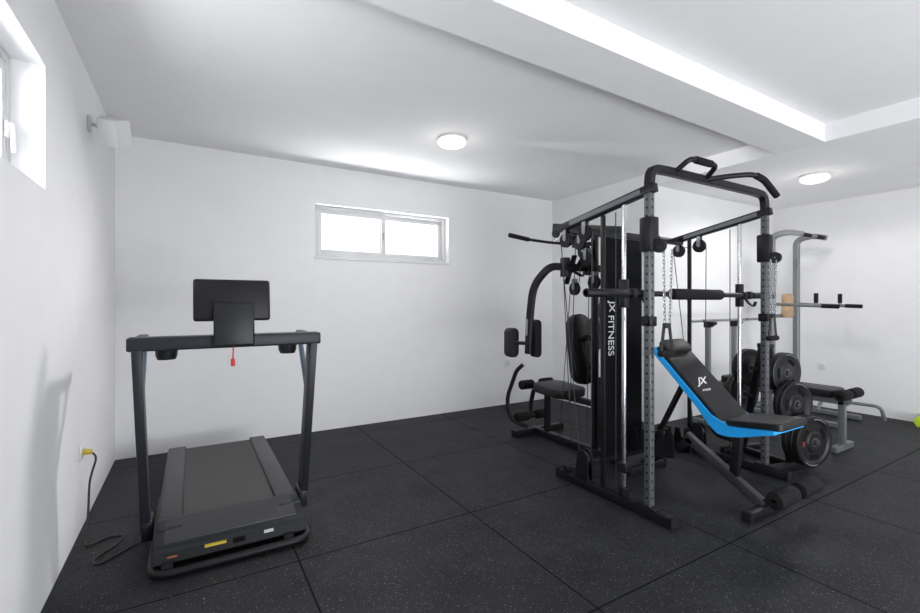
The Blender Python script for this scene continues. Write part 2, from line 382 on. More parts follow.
kk = MB(); kk.tube([(.19, 2.70, 1.075), (.19, 2.672, 1.06), (.188, 2.668, 1.0)], .0035, .01, 8); ko = t.part('safety_cord', kk, M['red'])
t.part('safety_key', MB().span((.178, 2.66, .965), (.198, 2.676, 1.005), .004), M['red'], ko)

# power cord
t = Thing('power_cord', 'black power cord with yellow plug trailing from the left wall socket', 'cord', (XL+.05, 3.2, 0))
cp = [(XL+.052, 3.31, .44), (XL+.07, 3.31, .40), (XL+.045, 3.30, .28), (XL+.045, 3.25, .12), (XL+.05, 3.16, .02), (XL+.07, 3.08, .006), (-.40, 3.13, .006), (-.33, 3.11, .006), (-.345, 3.02, .006), (-.42, 2.90, .006), (-.40, 2.84, .006), (-.33, 2.89, .006), (-.27, 2.95, .006), (-.2, 2.98, .02)]
def spline(pts, n=8):
    P = [V(p) for p in pts]; P = [P[0]] + P + [P[-1]]; out = []
    for i in range(1, len(P)-2):
        for k in range(n):
            s = k/n; a, b, c, d = P[i-1:i+3]
            out.append(.5*((2*b)+(c-a)*s+(2*a-5*b+4*c-d)*s*s+(3*b-a-3*c+d)*s**3))
    out.append(P[-2]); return out
t.part('cable', MB().tube(spline(cp), .0055, 0, 8), M['cable'])
pl = MB(); pl.cyl((XL+.012, 3.31, .45), (XL+.055, 3.31, .443), .019, 16, .013, .003); t.part('plug', pl, M['yellow'])

# ------------------------------------------------------------------ smith machine / multigym
X0, X1 = 2.38, 3.75; XC = 2.95
Rx = lambda deg: Matrix.Rotation(math.radians(deg), 3, 'X')
def pad(mb, c, w, l, th, R, rnd, seg=8):
    prof = []
    for cx, cy, a0 in ((w/2-rnd, l/2-rnd, 0), (-w/2+rnd, l/2-rnd, PI/2), (-w/2+rnd, -l/2+rnd, PI), (w/2-rnd, -l/2+rnd, 1.5*PI)):
        for k in range(seg+1):
            a = a0 + PI/2*k/seg; prof.append((cx+rnd*math.cos(a), cy+rnd*math.sin(a)))
    lev = [(-.5, .90), (-.44, .97), (-.3, 1), (.3, 1), (.44, .96), (.5, .86)]
    n = len(prof); vs = []; e = min(w, l)
    for z, sc in lev:
        ins = (1-sc)*e*.35
        for x, y in prof:
            vs.append(V(c) + R @ V((x - math.copysign(min(ins, abs(x)), x), y - math.copysign(min(ins, abs(y)), y), z*th)))
    fs = []
    for i in range(len(lev)-1):
        for k in range(n): fs.append((i*n+k, i*n+(k+1) % n, (i+1)*n+(k+1) % n, (i+1)*n+k))
    fs.append(tuple(range(n))[::-1]); fs.append(tuple((len(lev)-1)*n+k for k in range(n)))
    mb.add(vs, fs); return mb

t = Thing('multigym', 'large black smith machine multigym with grey perforated posts and seat station behind', 'gym machine', (3.06, 2.2, 0))
def pulley(c, axis, r=.045, parent=None, br=True):
    c = V(c); a = V(axis).normalized()
    mb = MB(); mb.lathe([(.008, -.012), (r, -.012), (r, -.006), (r*.82, 0), (r, .006), (r, .012), (.008, .012)], c, a, 24, True)
    o = t.part('pulley', mb, M['black'], parent)
    if br:
        q = MB(); q.cyl(c-a*.02, c+a*.02, .009, 12); q.beam(c+a*.018, c+a*.018+V((0, 0, r+.03)), .006, .03, (0, 1, 0), .001); q.beam(c-a*.018, c-a*.018+V((0, 0, r+.03)), .006, .03, (0, 1, 0), .001)
        t.part('pulley_bracket', q, M['steel'], o)
    return o
for X in (X0, X1):
    br = MB(); br.beam((X, 1.60, .033), (X, 2.52, .033), .06, .06, bevel=.005); o = t.part('base_rail', br, M['black'])
    t.part('end_cap', MB().span((X-.032, 1.585, .0), (X+.032, 1.605, .066), .006), M['foam'], o)
    t.part('end_cap', MB().span((X-.032, 2.515, .0), (X+.032, 2.535, .066), .006), M['foam'], o)
    fp = t.part('front_post', MB().span((X-.022, 1.733, .06), (X+.022, 1.777, 1.99), .004), M['perf'], origin=(X, 1.755, 0))
    fo = t.part('post_foot_plate', MB().span((X-.036, 1.69, .062), (X+.036, 1.82, .075), .003), M['black'])
    gr = t.part('guide_rod', MB().cyl((X, 1.94, .06), (X, 1.94, 1.95), .0145, 18), M['chrome'])
    t.part('rod_bumper', MB().cyl((X, 1.94, .063), (X, 1.94, .12), .032, 18, bev=.006), M['foam'], gr)
    t.part('safety_stop', MB().span((X-.03, 1.905, .22), (X+.03, 1.975, .28), .008), M['black'], gr)
    yp = 2.11 if X == X0 else 2.36
    t.part('rear_post', MB().span((X-.010, yp-.016, .06), (X+.010, yp+.016, 1.89), .004), M['black'])
    rp = t.part('top_rail', MB().beam((X, 1.71, 1.995), (X, 2.52, 1.855), .05, .055, bevel=.005), M['black'])
    t.part('rail_stripe', MB().beam((X-.026, 1.80, 1.98), (X-.026, 2.40, 1.876), .002, .03, bevel=0), M['postgrey'], rp)
    pulley((X, 2.27, 1.79), (1, 0, 0), .055); pulley((X, 2.46, 1.765), (1, 0, 0), .055)
    ca = t.part('pulley_carriage', MB().span((X-.038, 1.710, 1.61), (X+.038, 1.80, 1.82), .012), M['black'])
    ph = MB(); c = V((X+.0, 1.685, 1.64)); ph.lathe([(.008, -.012), (.042, -.012), (.042, -.006), (.034, 0), (.042, .006), (.042, .012), (.008, .012)], c, (1, 0, 0), 24, True)
    t.part('pulley', ph, M['charcoal'], ca)
    kb = MB(); kb.cyl((X+.038, 1.755, 1.70), (X+.085, 1.755, 1.70), .018, 16, bev=.004); t.part('pull_pin', kb, M['foam'], ca)
    t.part('post_bracket', MB().span((X-.032, 1.722, 1.16), (X+.032, 1.79, 1.22), .006).cyl((X-.03, 1.75, 1.19), (X-.065, 1.75, 1.19), .014, 14), M['black'])
    for pts in ([(X+.01, 2.217, 1.79), (X+.01, 2.225, .22)], [(X+.01, 2.325, 1.79), (X+.01, 2.41, 1.79)], [(X-.005, 2.51, 1.77), (X-.005, 2.32, .22)], [(X+.03, 2.03, 1.90), (X+.03, 2.03, .06)]):
        t.part('cable', MB().tube(pts, .0035, 0, 8), M['cable'])
    lp = MB(); lp.lathe([(.008, -.012), (.05, -.012), (.041, 0), (.05, .012), (.008, .012)], (X, 2.28, .20), (1, 0, 0), 24, True); lo_ = t.part('low_pulley', lp, M['charcoal'])
    pol = [(2.22, .06), (2.34, .06), (2.32, .24), (2.30, .27), (2.26, .27), (2.23, .24)]
    t.part('low_pulley_bracket', MB().prism(pol, (X-.03, 0, 0), (0, 1, 0), (0, 0, 1), (.012, 0, 0)).prism(pol, (X+.018, 0, 0), (0, 1, 0), (0, 0, 1), (.012, 0, 0)).cyl((X-.03, 2.28, .2), (X+.03, 2.28, .2), .009), M['black'], lo_)
t.part('rear_base_beam', MB().beam((X0-.03, 2.44, .085), (X1+.03, 2.44, .085), .05, .045, bevel=.004), M['black'])
t.part('rear_top_beam', MB().beam((X0, 2.44, 1.84), (X1, 2.44, 1.84), .05, .05, bevel=.004), M['black'])
t.part('top_arch', MB().rtube([(X0, 1.755, 1.98), (X0+.01, 1.755, 2.115), (X0+.14, 1.755, 2.125), (X1-.14, 1.755, 2.125), (X1-.01, 1.755, 2.115), (X1, 1.755, 1.98)], .05, .05, (0, 1, 0), .09), M['black'])
lpn = MB(); lpn.tube([(2.62, 1.74, 2.13), (2.64, 1.66, 2.19), (2.72, 1.66, 2.195), (2.86, 1.66, 2.195), (2.93, 1.66, 2.19), (2.95, 1.74, 2.13)], .017, .05)
o = t.part('pull_up_loop', lpn, M['black'])
t.part('loop_grip', MB().cyl((2.70, 1.66, 2.194), (2.87, 1.66, 2.194), .023, 18, bev=.003), M['foam'], o)
pb = MB(); pb.tube(spline([(2.95, 1.74, 2.125), (3.08, 1.62, 2.14), (3.2, 1.55, 2.14), (3.33, 1.53, 2.08), (3.40, 1.52, 2.03)]), .017)
o = t.part('pull_up_bar', pb, M['black'])
t.part('bar_grip', MB().tube(spline([(3.20, 1.55, 2.14), (3.27, 1.537, 2.118), (3.33, 1.53, 2.08), (3.405, 1.52, 2.025)]), .022), M['foam'], o)
SY = 1.875
sb = t.part('smith_bar', MB().cyl((1.97, SY, 1.36), (4.14, SY, 1.36), .0185, 18, bev=.002), M['black'])
for a, b in ((1.97, 2.34), (3.79, 4.14)): t.part('bar_sleeve', MB().cyl((a, SY, 1.36), (b, SY, 1.36), .026, 20, bev=.003), M['black'], sb)
t.part('bar_pad', MB().cyl((2.78, SY, 1.36), (3.36, SY, 1.36), .038, 24, bev=.008), M['foam'], sb)
for X, s in ((X0, 1), (X1, -1)):
    sl = MB(); sl.cyl((X, 1.94, 1.27), (X, 1.94, 1.45), .03, 20, bev=.004); sl.span((X-.02, SY-.025, 1.33), (X+.02, 1.94, 1.39), .006)
    t.part('bar_slider', sl, M['black'], sb)
    hk = MB(); hk.rtube([(X+s*.075, SY, 1.36), (X+s*.075, SY-.04, 1.30), (X+s*.075, SY-.08, 1.27), (X+s*.075, SY-.09, 1.31)], .012, .03, (1, 0, 0), .02); hk.cyl((X+s*.06, SY, 1.36), (X+s*.09, SY, 1.36), .028)
    t.part('bar_hook', hk, M['black'], sb)
sh = t.part('weight_shroud', MB().span((2.695, 2.365, .12), (3.12, 2.41, 1.80), .008, 2), M['shroud'])
t.text('lettering', 'FITNESS', M['lettergrey'], (2.755, 2.363, 1.05), (0, 0, -1), V((1.0, 0, 0)), .305, sh)
t.text('lettering', 'JX', M['lettergrey'], (2.755, 2.363, 1.275), (0, 0, -1), V((1.0, 0, 0)), .09, sh, bold=.006)
ws = MB()
for k in range(12): ws.span((2.84, 2.49, .13+k*.047), (3.06, 2.58, .1775+k*.047), .003)
t.part('weight_stack', ws, M['black'])
for x in (2.89, 3.0): t.part('stack_rod', MB().cyl((x, 2.54, .1), (x, 2.54, 1.85), .009, 14), M['chrome'])
t.part('spine_post', MB().span((XC-.022, 2.68, .06), (XC+.022, 2.73, 1.92), .005), M['black'])
t.part('spine_base', MB().beam((XC, 2.44, .035), (XC, 3.52, .035), .06, .06), M['black'])
o = t.part('rear_foot', MB().beam((XC-.27, 3.47, .033), (XC+.33, 3.47, .033), .06, .06), M['black'])
for x in (XC-.275, XC+.335): t.part('end_cap', MB().box((x, 3.47, .033), (.014, .068, .066), .005), M['foam'], o)
t.part('top_boom', MB().beam((XC, 2.42, 1.88), (XC, 3.20, 2.02), .055, .06), M['black'])
pulley((XC, 3.18, 1.96), (1, 0, 0), .045, br=False); pulley((XC, 2.90, 1.87), (1, 0, 0), .065); pulley((XC-.07, 2.76, 1.74), (1, 0, 0), .065); pulley((XC-.09, 2.63, 1.47), (1, 0, 0), .06); pulley((XC-.15, 2.66, 1.66), (1, 0, 0), .062); pulley((XC-.16, 2.78, 1.42), (1, 0, 0), .055); pulley((XC-.12, 2.80, 1.86), (0, 1, 0), .055); pulley((XC-.18, 2.70, 1.80), (1, 0, 0), .06)
for p, q in (((XC-.20, 2.74, 1.70), (XC-.20, 2.84, 1.46)), ((XC-.13, 2.66, 1.74), (XC-.13, 2.80, 1.58)), ((XC-.20, 2.66, 1.52), (XC-.20, 2.82, 1.60)), ((XC-.11, 2.70, 1.88), (XC-.11, 2.84, 1.78))):
    t.part('lever_plate', MB().beam(p, q, .010, .055, (1, 0, 0), .003), M['black'])
for pts in ([(XC, 2.92, 1.92), (XC, 3.16, 2.0)], [(XC, 2.86, 1.87), (XC-.07, 2.80, 1.74)], [(XC-.07, 2.70, 1.74), (XC-.1, 2.70, .16)], [(2.945, 2.54, .7), (2.945, 2.54, 1.83)], [(XC-.30, 2.77, 1.55), (XC-.28, 2.70, .16)], [(XC-.15, 2.71, 1.66), (XC-.16, 2.74, 1.42)], [(XC-.16, 2.83, 1.42), (XC-.22, 2.9, .12)], [(XC-.18, 2.75, 1.80), (XC-.24, 2.76, .3)]):
    t.part('cable', MB().tube(pts, .0035, 0, 8), M['cable'])
t.part('backrest', pad(MB(), (XC-.035, 2.83, .90), .255, .61, .08, Rx(82), .12), M['vinyl'])
for z in (1.0, .75): t.part('backrest_bracket', MB().beam((XC, 2.73, z), (XC, 2.79, z), .05, .05), M['black'])
t.part('seat', pad(MB(), (XC-.02, 3.12, .50), .36, .40, .08, Rx(3), .08), M['vinyl'])
t.part('seat_post', MB().rtube([(XC, 3.30, .06), (XC, 3.30, .44), (XC, 2.73, .44)], .05, .05, (1, 0, 0), .05), M['black'])
ld = MB(); ld.tube([(XC, 3.30, .42), (XC, 3.42, .46), (XC, 3.50, .44), (XC, 3.56, .25), (XC, 3.52, .14)], .022, .06); ld.tube([(XC-.2, 3.46, .50), (XC+.2, 3.46, .50)], .011); ld.tube([(XC-.2, 3.53, .17), (XC+.2, 3.53, .17)], .011); ld.beam((XC, 3.46, .45), (XC, 3.46, .5), .03, .03)
lo = t.part('leg_developer', ld, M['black'])
for z, y in ((.50, 3.46), (.17, 3.53)):
    for s in (-1, 1): t.part('roller', MB().cyl((XC+s*.05, y, z), (XC+s*.2, y, z), .045, 20, bev=.012), M['foam'], lo)
ld2 = MB(); ld2.tube([(XC-.10, 3.48, .08), (XC-.24, 3.56, .14), (XC-.27, 3.60, .34), (XC-.22, 3.50, .64), (XC-.19, 3.44, .70)], .02, .16)
t.part('foot_bar', ld2, M['black'])
t.part('arm_pivot_beam', MB().beam((XC-.30, 2.77, 1.60), (XC+.30, 2.77, 1.60), .05, .06).span((XC-.05, 2.725, 1.54), (XC+.05, 2.80, 1.66), .006), M['black'])
for s in (-1, 1):
    ar = MB(); ar.rtube([(XC+s*.24, 2.80, 1.60), (XC+s*.38, 2.84, 1.61), (XC+s*.44, 2.98, 1.46), (XC+s*.44, 3.03, 1.22), (XC+s*.44, 3.05, .86)], .056, .050, (s*.9, -.4, .1), .16)
    a = t.part('press_arm', ar, M['black'])
    t.part('arm_stripe', MB().beam((XC+s*.44-.032, 3.03, 1.16), (XC+s*.44-.032, 3.04, 1.02), .003, .024, (0, 1, 0), 0), M['steel'], a)
    t.part('elbow_pad', pad(MB(), (XC+s*.51, 3.20, .95), .105, .26, .09, Rx(90), .045), M['vinyl'], a)
    t.part('elbow_bracket', MB().beam((XC+s*.44, 3.05, .95), (XC+s*.51, 3.16, .95), .03, .03), M['black'], a)
    t.part('hand_pad', pad(MB(), (XC+s*.36, 3.05, .99), .075, .33, .08, Rx(90), .037), M['vinyl'], a)
    t.part('hand_grip', MB().cyl((XC+s*.44, 3.05, .90), (XC+s*.36, 3.05, .92), .018, 16, bev=.004), M['foam'], a)
    t.part('pivot_hub', MB().cyl((XC+s*.25, 2.80, 1.52), (XC+s*.25, 2.80, 1.68), .042, 20, bev=.005), M['charcoal'], a)

# lat bar
LY, LZ = 3.18, 1.865
t = Thing('lat_pulldown_bar', 'long black lat pulldown bar hanging from the multigym top boom', 'exercise bar', (XC, LY, LZ))
b = t.part('bar', MB().tube([(2.42, LY, LZ+.03), (2.56, LY, LZ+.012), (XC-.1, LY, LZ), (XC+.1, LY, LZ), (3.34, LY, LZ+.012), (3.48, LY, LZ+.03)], .013, .08), M['charcoal'])
for p, q in (((2.40, LY, LZ+.033), (2.62, LY, LZ+.009)), ((3.28, LY, LZ+.009), (3.50, LY, LZ+.033))): t.part('grip', MB().cyl(p, q, .02, 18, bev=.004), M['foam'], b)
t.part('hanger_ring', MB().tube([V((XC, LY+.016*math.cos(a*PI/8), LZ+.026+.018*math.sin(a*PI/8))) for a in range(16)], .0045, 0, 8, True), M['chrome'], b)

# cable handles
def chain(mb, p0, p1, step=.022):
    p0 = V(p0); p1 = V(p1); d = p1-p0; n = int(d.length/step); d.normalize()
    ref = V((1, 0, 0)); a = d.cross(ref).normalized(); b = d.cross(a)
    for k in range(n):
        c = p0 + d*(k+.5)*step; s = a if k % 2 else b
        mb.tube([c + d*(.0145*math.cos(q*PI/5)) + s*(.0065*math.sin(q*PI/5)) for q in range(10)], .0025, 0, 5, True)
    return mb
def handle(label, x, y, ztop, zg):
    t = Thing('cable_handle', label, 'cable handle', (x, y, zg), 'cable handles on the multigym')
    t.part('chain', chain(MB(), (x-.030, y, ztop), (x-.022, y-.002, zg+.17)), M['chrome']); t.part('chain', chain(MB(), (x+.036, y-.01, ztop), (x+.022, y-.004, zg+.17)), M['chrome'])
    st = MB(); st.rtube([(x-.024, y, zg+.17), (x-.055, y, zg)], .025, .005, (0, 1, 0)); st.rtube([(x+.024, y, zg+.17), (x+.055, y, zg)], .025, .005, (0, 1, 0)); st.span((x-.03, y-.01, zg+.15), (x+.03, y+.01, zg+.18), .004)
    t.part('strap', st, M['vinyl']); t.part('grip', MB().cyl((x-.065, y, zg), (x+.065, y, zg), .019, 18, bev=.004), M['foam'])
handle('black cable handle hanging on chains from the front left post of the multigym', 2.435, 1.675, 1.62, 1.00)
handle('black cable handle hanging on chains from the front right post of the multigym', 3.69, 1.675, 1.62, 1.04)

# ------------------------------------------------------------------ incline bench
BX = 3.03
t = Thing('incline_bench', 'inclined blue and black padded weight bench inside the multigym', 'weight bench', (BX, 1.75, 0))
ang = 44; dirv = V((0, math.cos(math.radians(ang)), math.sin(math.radians(ang)))); nrm = V((0, -dirv.z, dirv.y))
p0 = V((BX, 1.60, .50)); mid = p0 + dirv*.33
HW = .180
def shell_profile():
    top = p0 + dirv*.675; q = lambda v: (v.y, v.z)
    up_ = [top + nrm*.022, p0 + dirv*.10 + nrm*.022, V((0, 1.545, .535)), V((0, 1.48, .542)), V((0, 1.40, .552)), V((0, 1.29, .566))]
    lo_ = [V((0, 1.285, .545)), V((0, 1.36, .522)), V((0, 1.42, .502)), V((0, 1.48, .484)), V((0, 1.55, .472)), V((0, 1.61, .474)), p0 + dirv*.06 - nrm*.030, p0 + dirv*.20 - nrm*.018, p0 + dirv*.40 - nrm*.012, top - nrm*.010]
    return [q(v) for v in up_ + lo_]
sh = t.part('padding_shell', MB().prism(shell_profile(), (BX-HW, 0, 0), (0, 1, 0), (0, 0, 1), (2*HW, 0, 0)), M['blue'])
cu = t.part('backrest_cushion', pad(MB(), mid + nrm*.032, .325, .67, .032, Rx(ang), .03), M['vinyl'], sh)
wv = (dirv*.76 + V((.80, 0, 0)))
t.text('lettering', 'JX', M['white'], mid + nrm*.0495 - dirv*.005 + V((-.025, 0, 0)), (1, 0, 0), wv, .105, cu, bold=.02)
t.text('lettering', 'FITNESS', M['white'], mid + nrm*.0495 - dirv*.07 + V((-.05, 0, 0)), (1, 0, 0), wv, .09, cu)
t.part('headrest', pad(MB(), p0 + dirv*.635 + nrm*.063, .29, .11, .036, Rx(ang), .04), M['vinyl'])
sa = -7; sm = V((BX, 1.425, .572))
t.part('seat_cushion', pad(MB(), sm, .335, .31, .040, Rx(sa), .04), M['vinyl'])
t.part('seat_nose', pad(MB(), (BX, 1.29, .585), .335, .07, .042, Rx(-7), .03), M['vinyl'])
t.part('front_beam', MB().beam((BX, 1.42, .05), (BX, 1.93, .36), .05, .06), M['darksteel'])
t.part('rear_beam', MB().beam((BX, 1.88, .34), (BX, 2.28, .05), .05, .05), M['black'])
tl = MB()
for s in (-1, 1):
    poly = [(1.96, .20)]
    for k in range(5):
        y = 1.96 + k*.074; z = .38 - k*.010
        poly += [(y, z-.07), (y+.012, z), (y+.046, z), (y+.056, z-.07)]
    poly += [(2.325, .20), (2.15, .17)]
    tl.prism(poly, (BX+s*.10-.005, 0, 0), (0, 1, 0), (0, 0, 1), (.01, 0, 0))
tl.cyl((BX-.105, 2.29, .23), (BX+.105, 2.29, .23), .01)
tl.cyl((BX-.105, 2.0, .24), (BX+.105, 2.0, .24), .01)
t.part('incline_ladder', tl, M['black'])
t.part('backrest_strut', MB().beam(mid + dirv*.1 - nrm*.012, (BX, 2.14, .34), .04, .03).tube([V((BX-.12, 2.14, .34)), V((BX+.12, 2.14, .34))], .012), M['black'])
t.part('hinge_post', MB().beam((BX, 1.60, .17), (BX, 1.57, .475), .045, .05, (0, 1, 0)).beam((BX, 1.36, .512), (BX, 1.60, .466), .05, .025), M['black'])
for n, y in (('front_foot', 1.42), ('rear_foot', 2.26)):
    o = t.part(n, MB().beam((BX-.2, y, .032), (BX+.2, y, .032), .05, .05), M['black'])
    for s in (-1, 1): t.part('end_cap', MB().box((BX+s*.2, y, .031), (.03, .058, .06), .006), M['foam'], o)
ro = t.part('roller_arm', MB().beam((BX, 1.44, .06), (BX, 1.255, .195), .035, .035).tube([(BX-.25, 1.255, .195), (BX+.25, 1.255, .195)], .011), M['black'])
for s in (-1, 1): t.part('roller', MB().cyl((BX+s*.03, 1.255, .195), (BX+s*.25, 1.255, .195), .049, 24, bev=.012), M['foam'], ro)

# ------------------------------------------------------------------ flat bench + barbell
FX = 4.95; ZT = 1.10
t = Thing('flat_bench', 'flat black weight bench with barbell uprights by the side wall', 'weight bench', (FX, 2.2, 0))
t.part('pad', pad(MB(), (FX, 2.20, .50), .30, .98, .07, Rx(0), .05), M['vinyl'])
t.part('spine', MB().beam((FX, 1.64, .43), (FX, 2.75, .43), .05, .06), M['greytower'])
t.part('front_leg', MB().beam((FX, 1.69, .03), (FX, 1.69, .43), .05, .05), M['greytower'])
t.part('front_foot', MB().beam((FX-.18, 1.69, .028), (FX+.18, 1.69, .028), .05, .05), M['greytower'])
for s in (-1, 1):
    u = t.part('upright', MB().span((FX+s*.25-.022, 2.728, .05), (FX+s*.25+.022, 2.772, ZT-.002), .004), M['greytower'])
    jc = MB(); jc.prism([(2.668, ZT-.022), (2.668, ZT), (2.784, ZT), (2.784, ZT-.06), (2.722, ZT-.06)], (FX+s*.25-.026, 0, 0), (0, 1, 0), (0, 0, 1), (.052, 0, 0))
    t.part('bar_cup', jc, M['black'], u)
    t.part('upright_foot', MB().beam((FX+s*.25, 2.45, .028), (FX+s*.25, 2.92, .028), .05, .05), M['greytower'], u)
t.part('cross_beam', MB().beam((FX-.25, 2.75, .43), (FX+.25, 2.75, .43), .05, .05), M['greytower'])
o = t.part('roller_bar', MB().cyl((FX-.2, 1.64, .50), (FX+.2, 1.64, .50), .011, 12).beam((FX, 1.64, .42), (FX, 1.64, .50), .035, .035), M['greytower'])
for s in (-1, 1): t.part('roller', MB().cyl((FX+s*.03, 1.64, .50), (FX+s*.2, 1.64, .50), .045, 20, bev=.012), M['foam'], o)
BY = 2.71; BZ = ZT + .0158
t = Thing('barbell', 'empty steel barbell resting on the flat bench uprights', 'barbell', (FX, BY, BZ))
b = t.part('bar', MB().cyl((4.29, BY, BZ), (5.61, BY, BZ), .0145, 16, bev=.002), M['steel'])
for x in (4.52, 5.36): t.part('collar', MB().cyl((x, BY, BZ), (x+.03, BY, BZ), .0152, 18, bev=.001), M['darksteel'], b)

# ------------------------------------------------------------------ plate tree and plates
TC = V((4.09, 1.91, 0)); A = V((-.2, -.98, 0)).normalized(); P = V((-A.y, A.x, 0))
t = Thing('plate_tree', 'black A-frame plate tree loaded with weight plates right of the multigym', 'weight rack', TC)
for s in (1, -1):
    t.part('leg', MB().beam(TC + A*s*.20 + V((0, 0, .05)), TC + A*s*.03 + V((0, 0, .94)), .045, .035, P), M['black'])
    t.part('foot', MB().beam(TC + A*s*.22 - P*.22 + V((0, 0, .028)), TC + A*s*.22 + P*.22 + V((0, 0, .028)), .045, .05), M['black'])
    for z, o0, o1 in ((.255, .155, .41), (.51, .10, .275), (.745, .055, .20)):
        t.part('peg', MB().cyl(TC + A*s*o0 + V((0, 0, z)), TC + A*s*o1 + V((0, 0, z)), .0215, 18, bev=.003), M['darksteel'])
t.part('top_cap', MB().box(TC + V((0, 0, .945)), (.06, .11, .04), .008, Matrix((P, A, V((0, 0, 1)))).transposed()), M['black'])
t.part('cross_beam', MB().beam(TC + A*.22 + V((0, 0, .028)), TC - A*.22 + V((0, 0, .028)), .045, .05), M['black'])

def plate_proto(r, th, red):
    t = Thing('weight_plate', 'x', 'weight plate', (0, 0, 0), 'weight plates on the plate tree')
    h = th/2; ri = .034
    prof = [(ri, -h*.95), (r*.36, -h*.95), (r*.42, -h*.5), (r*.76, -h*.5), (r*.84, -h), (r*.97, -h), (r, -h*.7), (r, h*.7), (r*.97, h), (r*.84, h), (r*.76, h*.5), (r*.42, h*.5), (r*.36, h*.95), (ri, h*.95)]
    d = t.part('disc', MB().lathe(prof, (0, 0, 0), (1, 0, 0), 48, True), M['plate'])
    t.part('hub_ring', MB().lathe([(.0245, -h), (ri+.001, -h), (ri+.001, h), (.0245, h)], (0, 0, 0), (1, 0, 0), 32, True), M['hub'], d)
    for a0 in (.9, 4.0):
        mk = MB(); mk.arc((h+.0006, 0, 0), (1, 0, 0), r*.885, r*.92, a0, a0+.8, 10)
        t.part('rim_mark', mk, M['offwhite'], d)
    for k in range(3):
        gs = MB(); a0 = PI/2 + k*2*PI/3 + (.0 if red else .5); gs.arc((h*.5+.0008, 0, 0), (1, 0, 0), r*.49, r*.69, a0-.42, a0+.42, 10)
        t.part('grip_slot', gs, M['hole'], d)
    if red:
        rd = MB(); rd.arc((h*.5+.0006, 0, 0), (1, 0, 0), r*.53, r*.63, -.22, .22, 8)
        t.part('red_emblem', rd, M['darkred'], d)
    return t.root
kinds = {'large': (.190, .041, 1), 'medium': (.178, .035, 0), 'small': (.160, .0185, 0)}
protos = {k: plate_proto(*v) for k, v in kinds.items()}; used = set()
def put_plate(kind, pos, rz, label):
    r = protos[kind]
    if kind in used:
        c = r.copy(); COL.objects.link(c)
        for ch in list(r.children):
            d = ch.copy(); COL.objects.link(d); d.parent = c
            for g in list(ch.children):
                e = g.copy(); COL.objects.link(e); e.parent = d
        r = c
    used.add(kind); r.location = pos; r.rotation_euler = (0, 0, rz); r['label'] = label
rz = math.atan2(A.y, A.x)
three = ('innermost', 'middle', 'outermost')
for s, side in ((1, 'camera-side'), (-1, 'wall-side')):
    for kind, z, o0, peg, names in (('large', .255, .281, 'lowest', three), ('medium', .51, .203, 'middle', ('inner', 'outer')), ('small', .745, .133, 'top', three)):
        th = kinds[kind][1]
        for k, nm in enumerate(names):
            put_plate(kind, TC + A*s*(o0 + k*(th+.001)) + V((0, 0, z)), rz + (0 if s > 0 else PI),
                      '%s black weight plate, %s one on the %s %s peg of the tree' % (kind, nm, peg, side))

# ------------------------------------------------------------------ power tower
t = Thing('pull_up_tower', 'grey pull-up and dip tower with tan back board in the alcove', 'exercise tower', (6.05, 2.6, 0))
for X in (5.75, 6.35):
    t.part('post', MB().rtube([(X, 2.62, .05), (X, 2.62, 2.07), (X, 2.46, 2.10), (X, 2.32, 2.06)], .06, .06, (1, 0, 0), .13), M['greytower'])
    t.part('base_foot', MB().rtube([(X, 2.95, .03), (X, 2.0, .03)], .05, .05, (1, 0, 0)), M['greytower'])
    da = t.part('dip_arm', MB().tube([(X, 2.62, 1.29), (X, 2.14, 1.268)], .018), M['greytower'])
    t.part('arm_grip', MB().cyl((X, 2.14, 1.268), (X, 1.99, 1.262), .022, 18, bev=.004), M['foam'], da)
    t.part('handle_post', MB().cyl((X, 2.19, 1.27), (X, 2.19, 1.305), .013, 14), M['greytower'], da)
    t.part('hand_grip', MB().cyl((X, 2.19, 1.30), (X, 2.19, 1.405), .020, 16, bev=.004), M['foam'], da)
t.part('cross_brace', MB().beam((5.75, 2.62, 1.15), (6.35, 2.62, 1.15), .04, .04), M['greytower'])
t.part('cross_brace', MB().beam((5.75, 2.62, .55), (6.35, 2.62, .55), .04, .04), M['greytower'])
t.part('base_brace', MB().beam((5.75, 2.90, .03), (6.35, 2.90, .03), .04, .04), M['greytower'])
pu = t.part('pull_up_bar', MB().tube([(5.75, 2.33, 2.06), (6.35, 2.33, 2.06)], .016), M['greytower'])
for a, b in ((5.79, 5.98), (6.12, 6.31)): t.part('bar_grip', MB().cyl((a, 2.33, 2.06), (b, 2.33, 2.06), .022, 18, bev=.004), M['foam'], pu)
t.part('back_board', pad(MB(), (6.02, 2.575, 1.27), .22, .28, .04, Rx(90), .04), M['tan'])
t.part('step_loop', MB().tube([(6.35, 2.40, .04), (6.40, 2.38, .17), (6.44, 1.86, .17), (6.48, 1.84, .02)], .018, .06), M['greytower'])

# lime dumbbell
DX, DY = 6.64, 1.565
t = Thing('dumbbell', 'lime green dumbbell on the floor against the right wall', 'dumbbell', (DX, DY, 0))
b = t.part('handle', MB().cyl((DX-.07, DY, .055), (DX+.07, DY, .055), .015, 16), M['lime'])
for x in (DX-.13, DX+.06): t.part('head', MB().cyl((x, DY, .055), (x+.07, DY, .055), .0625, 6, bev=.01), M['lime'], b)

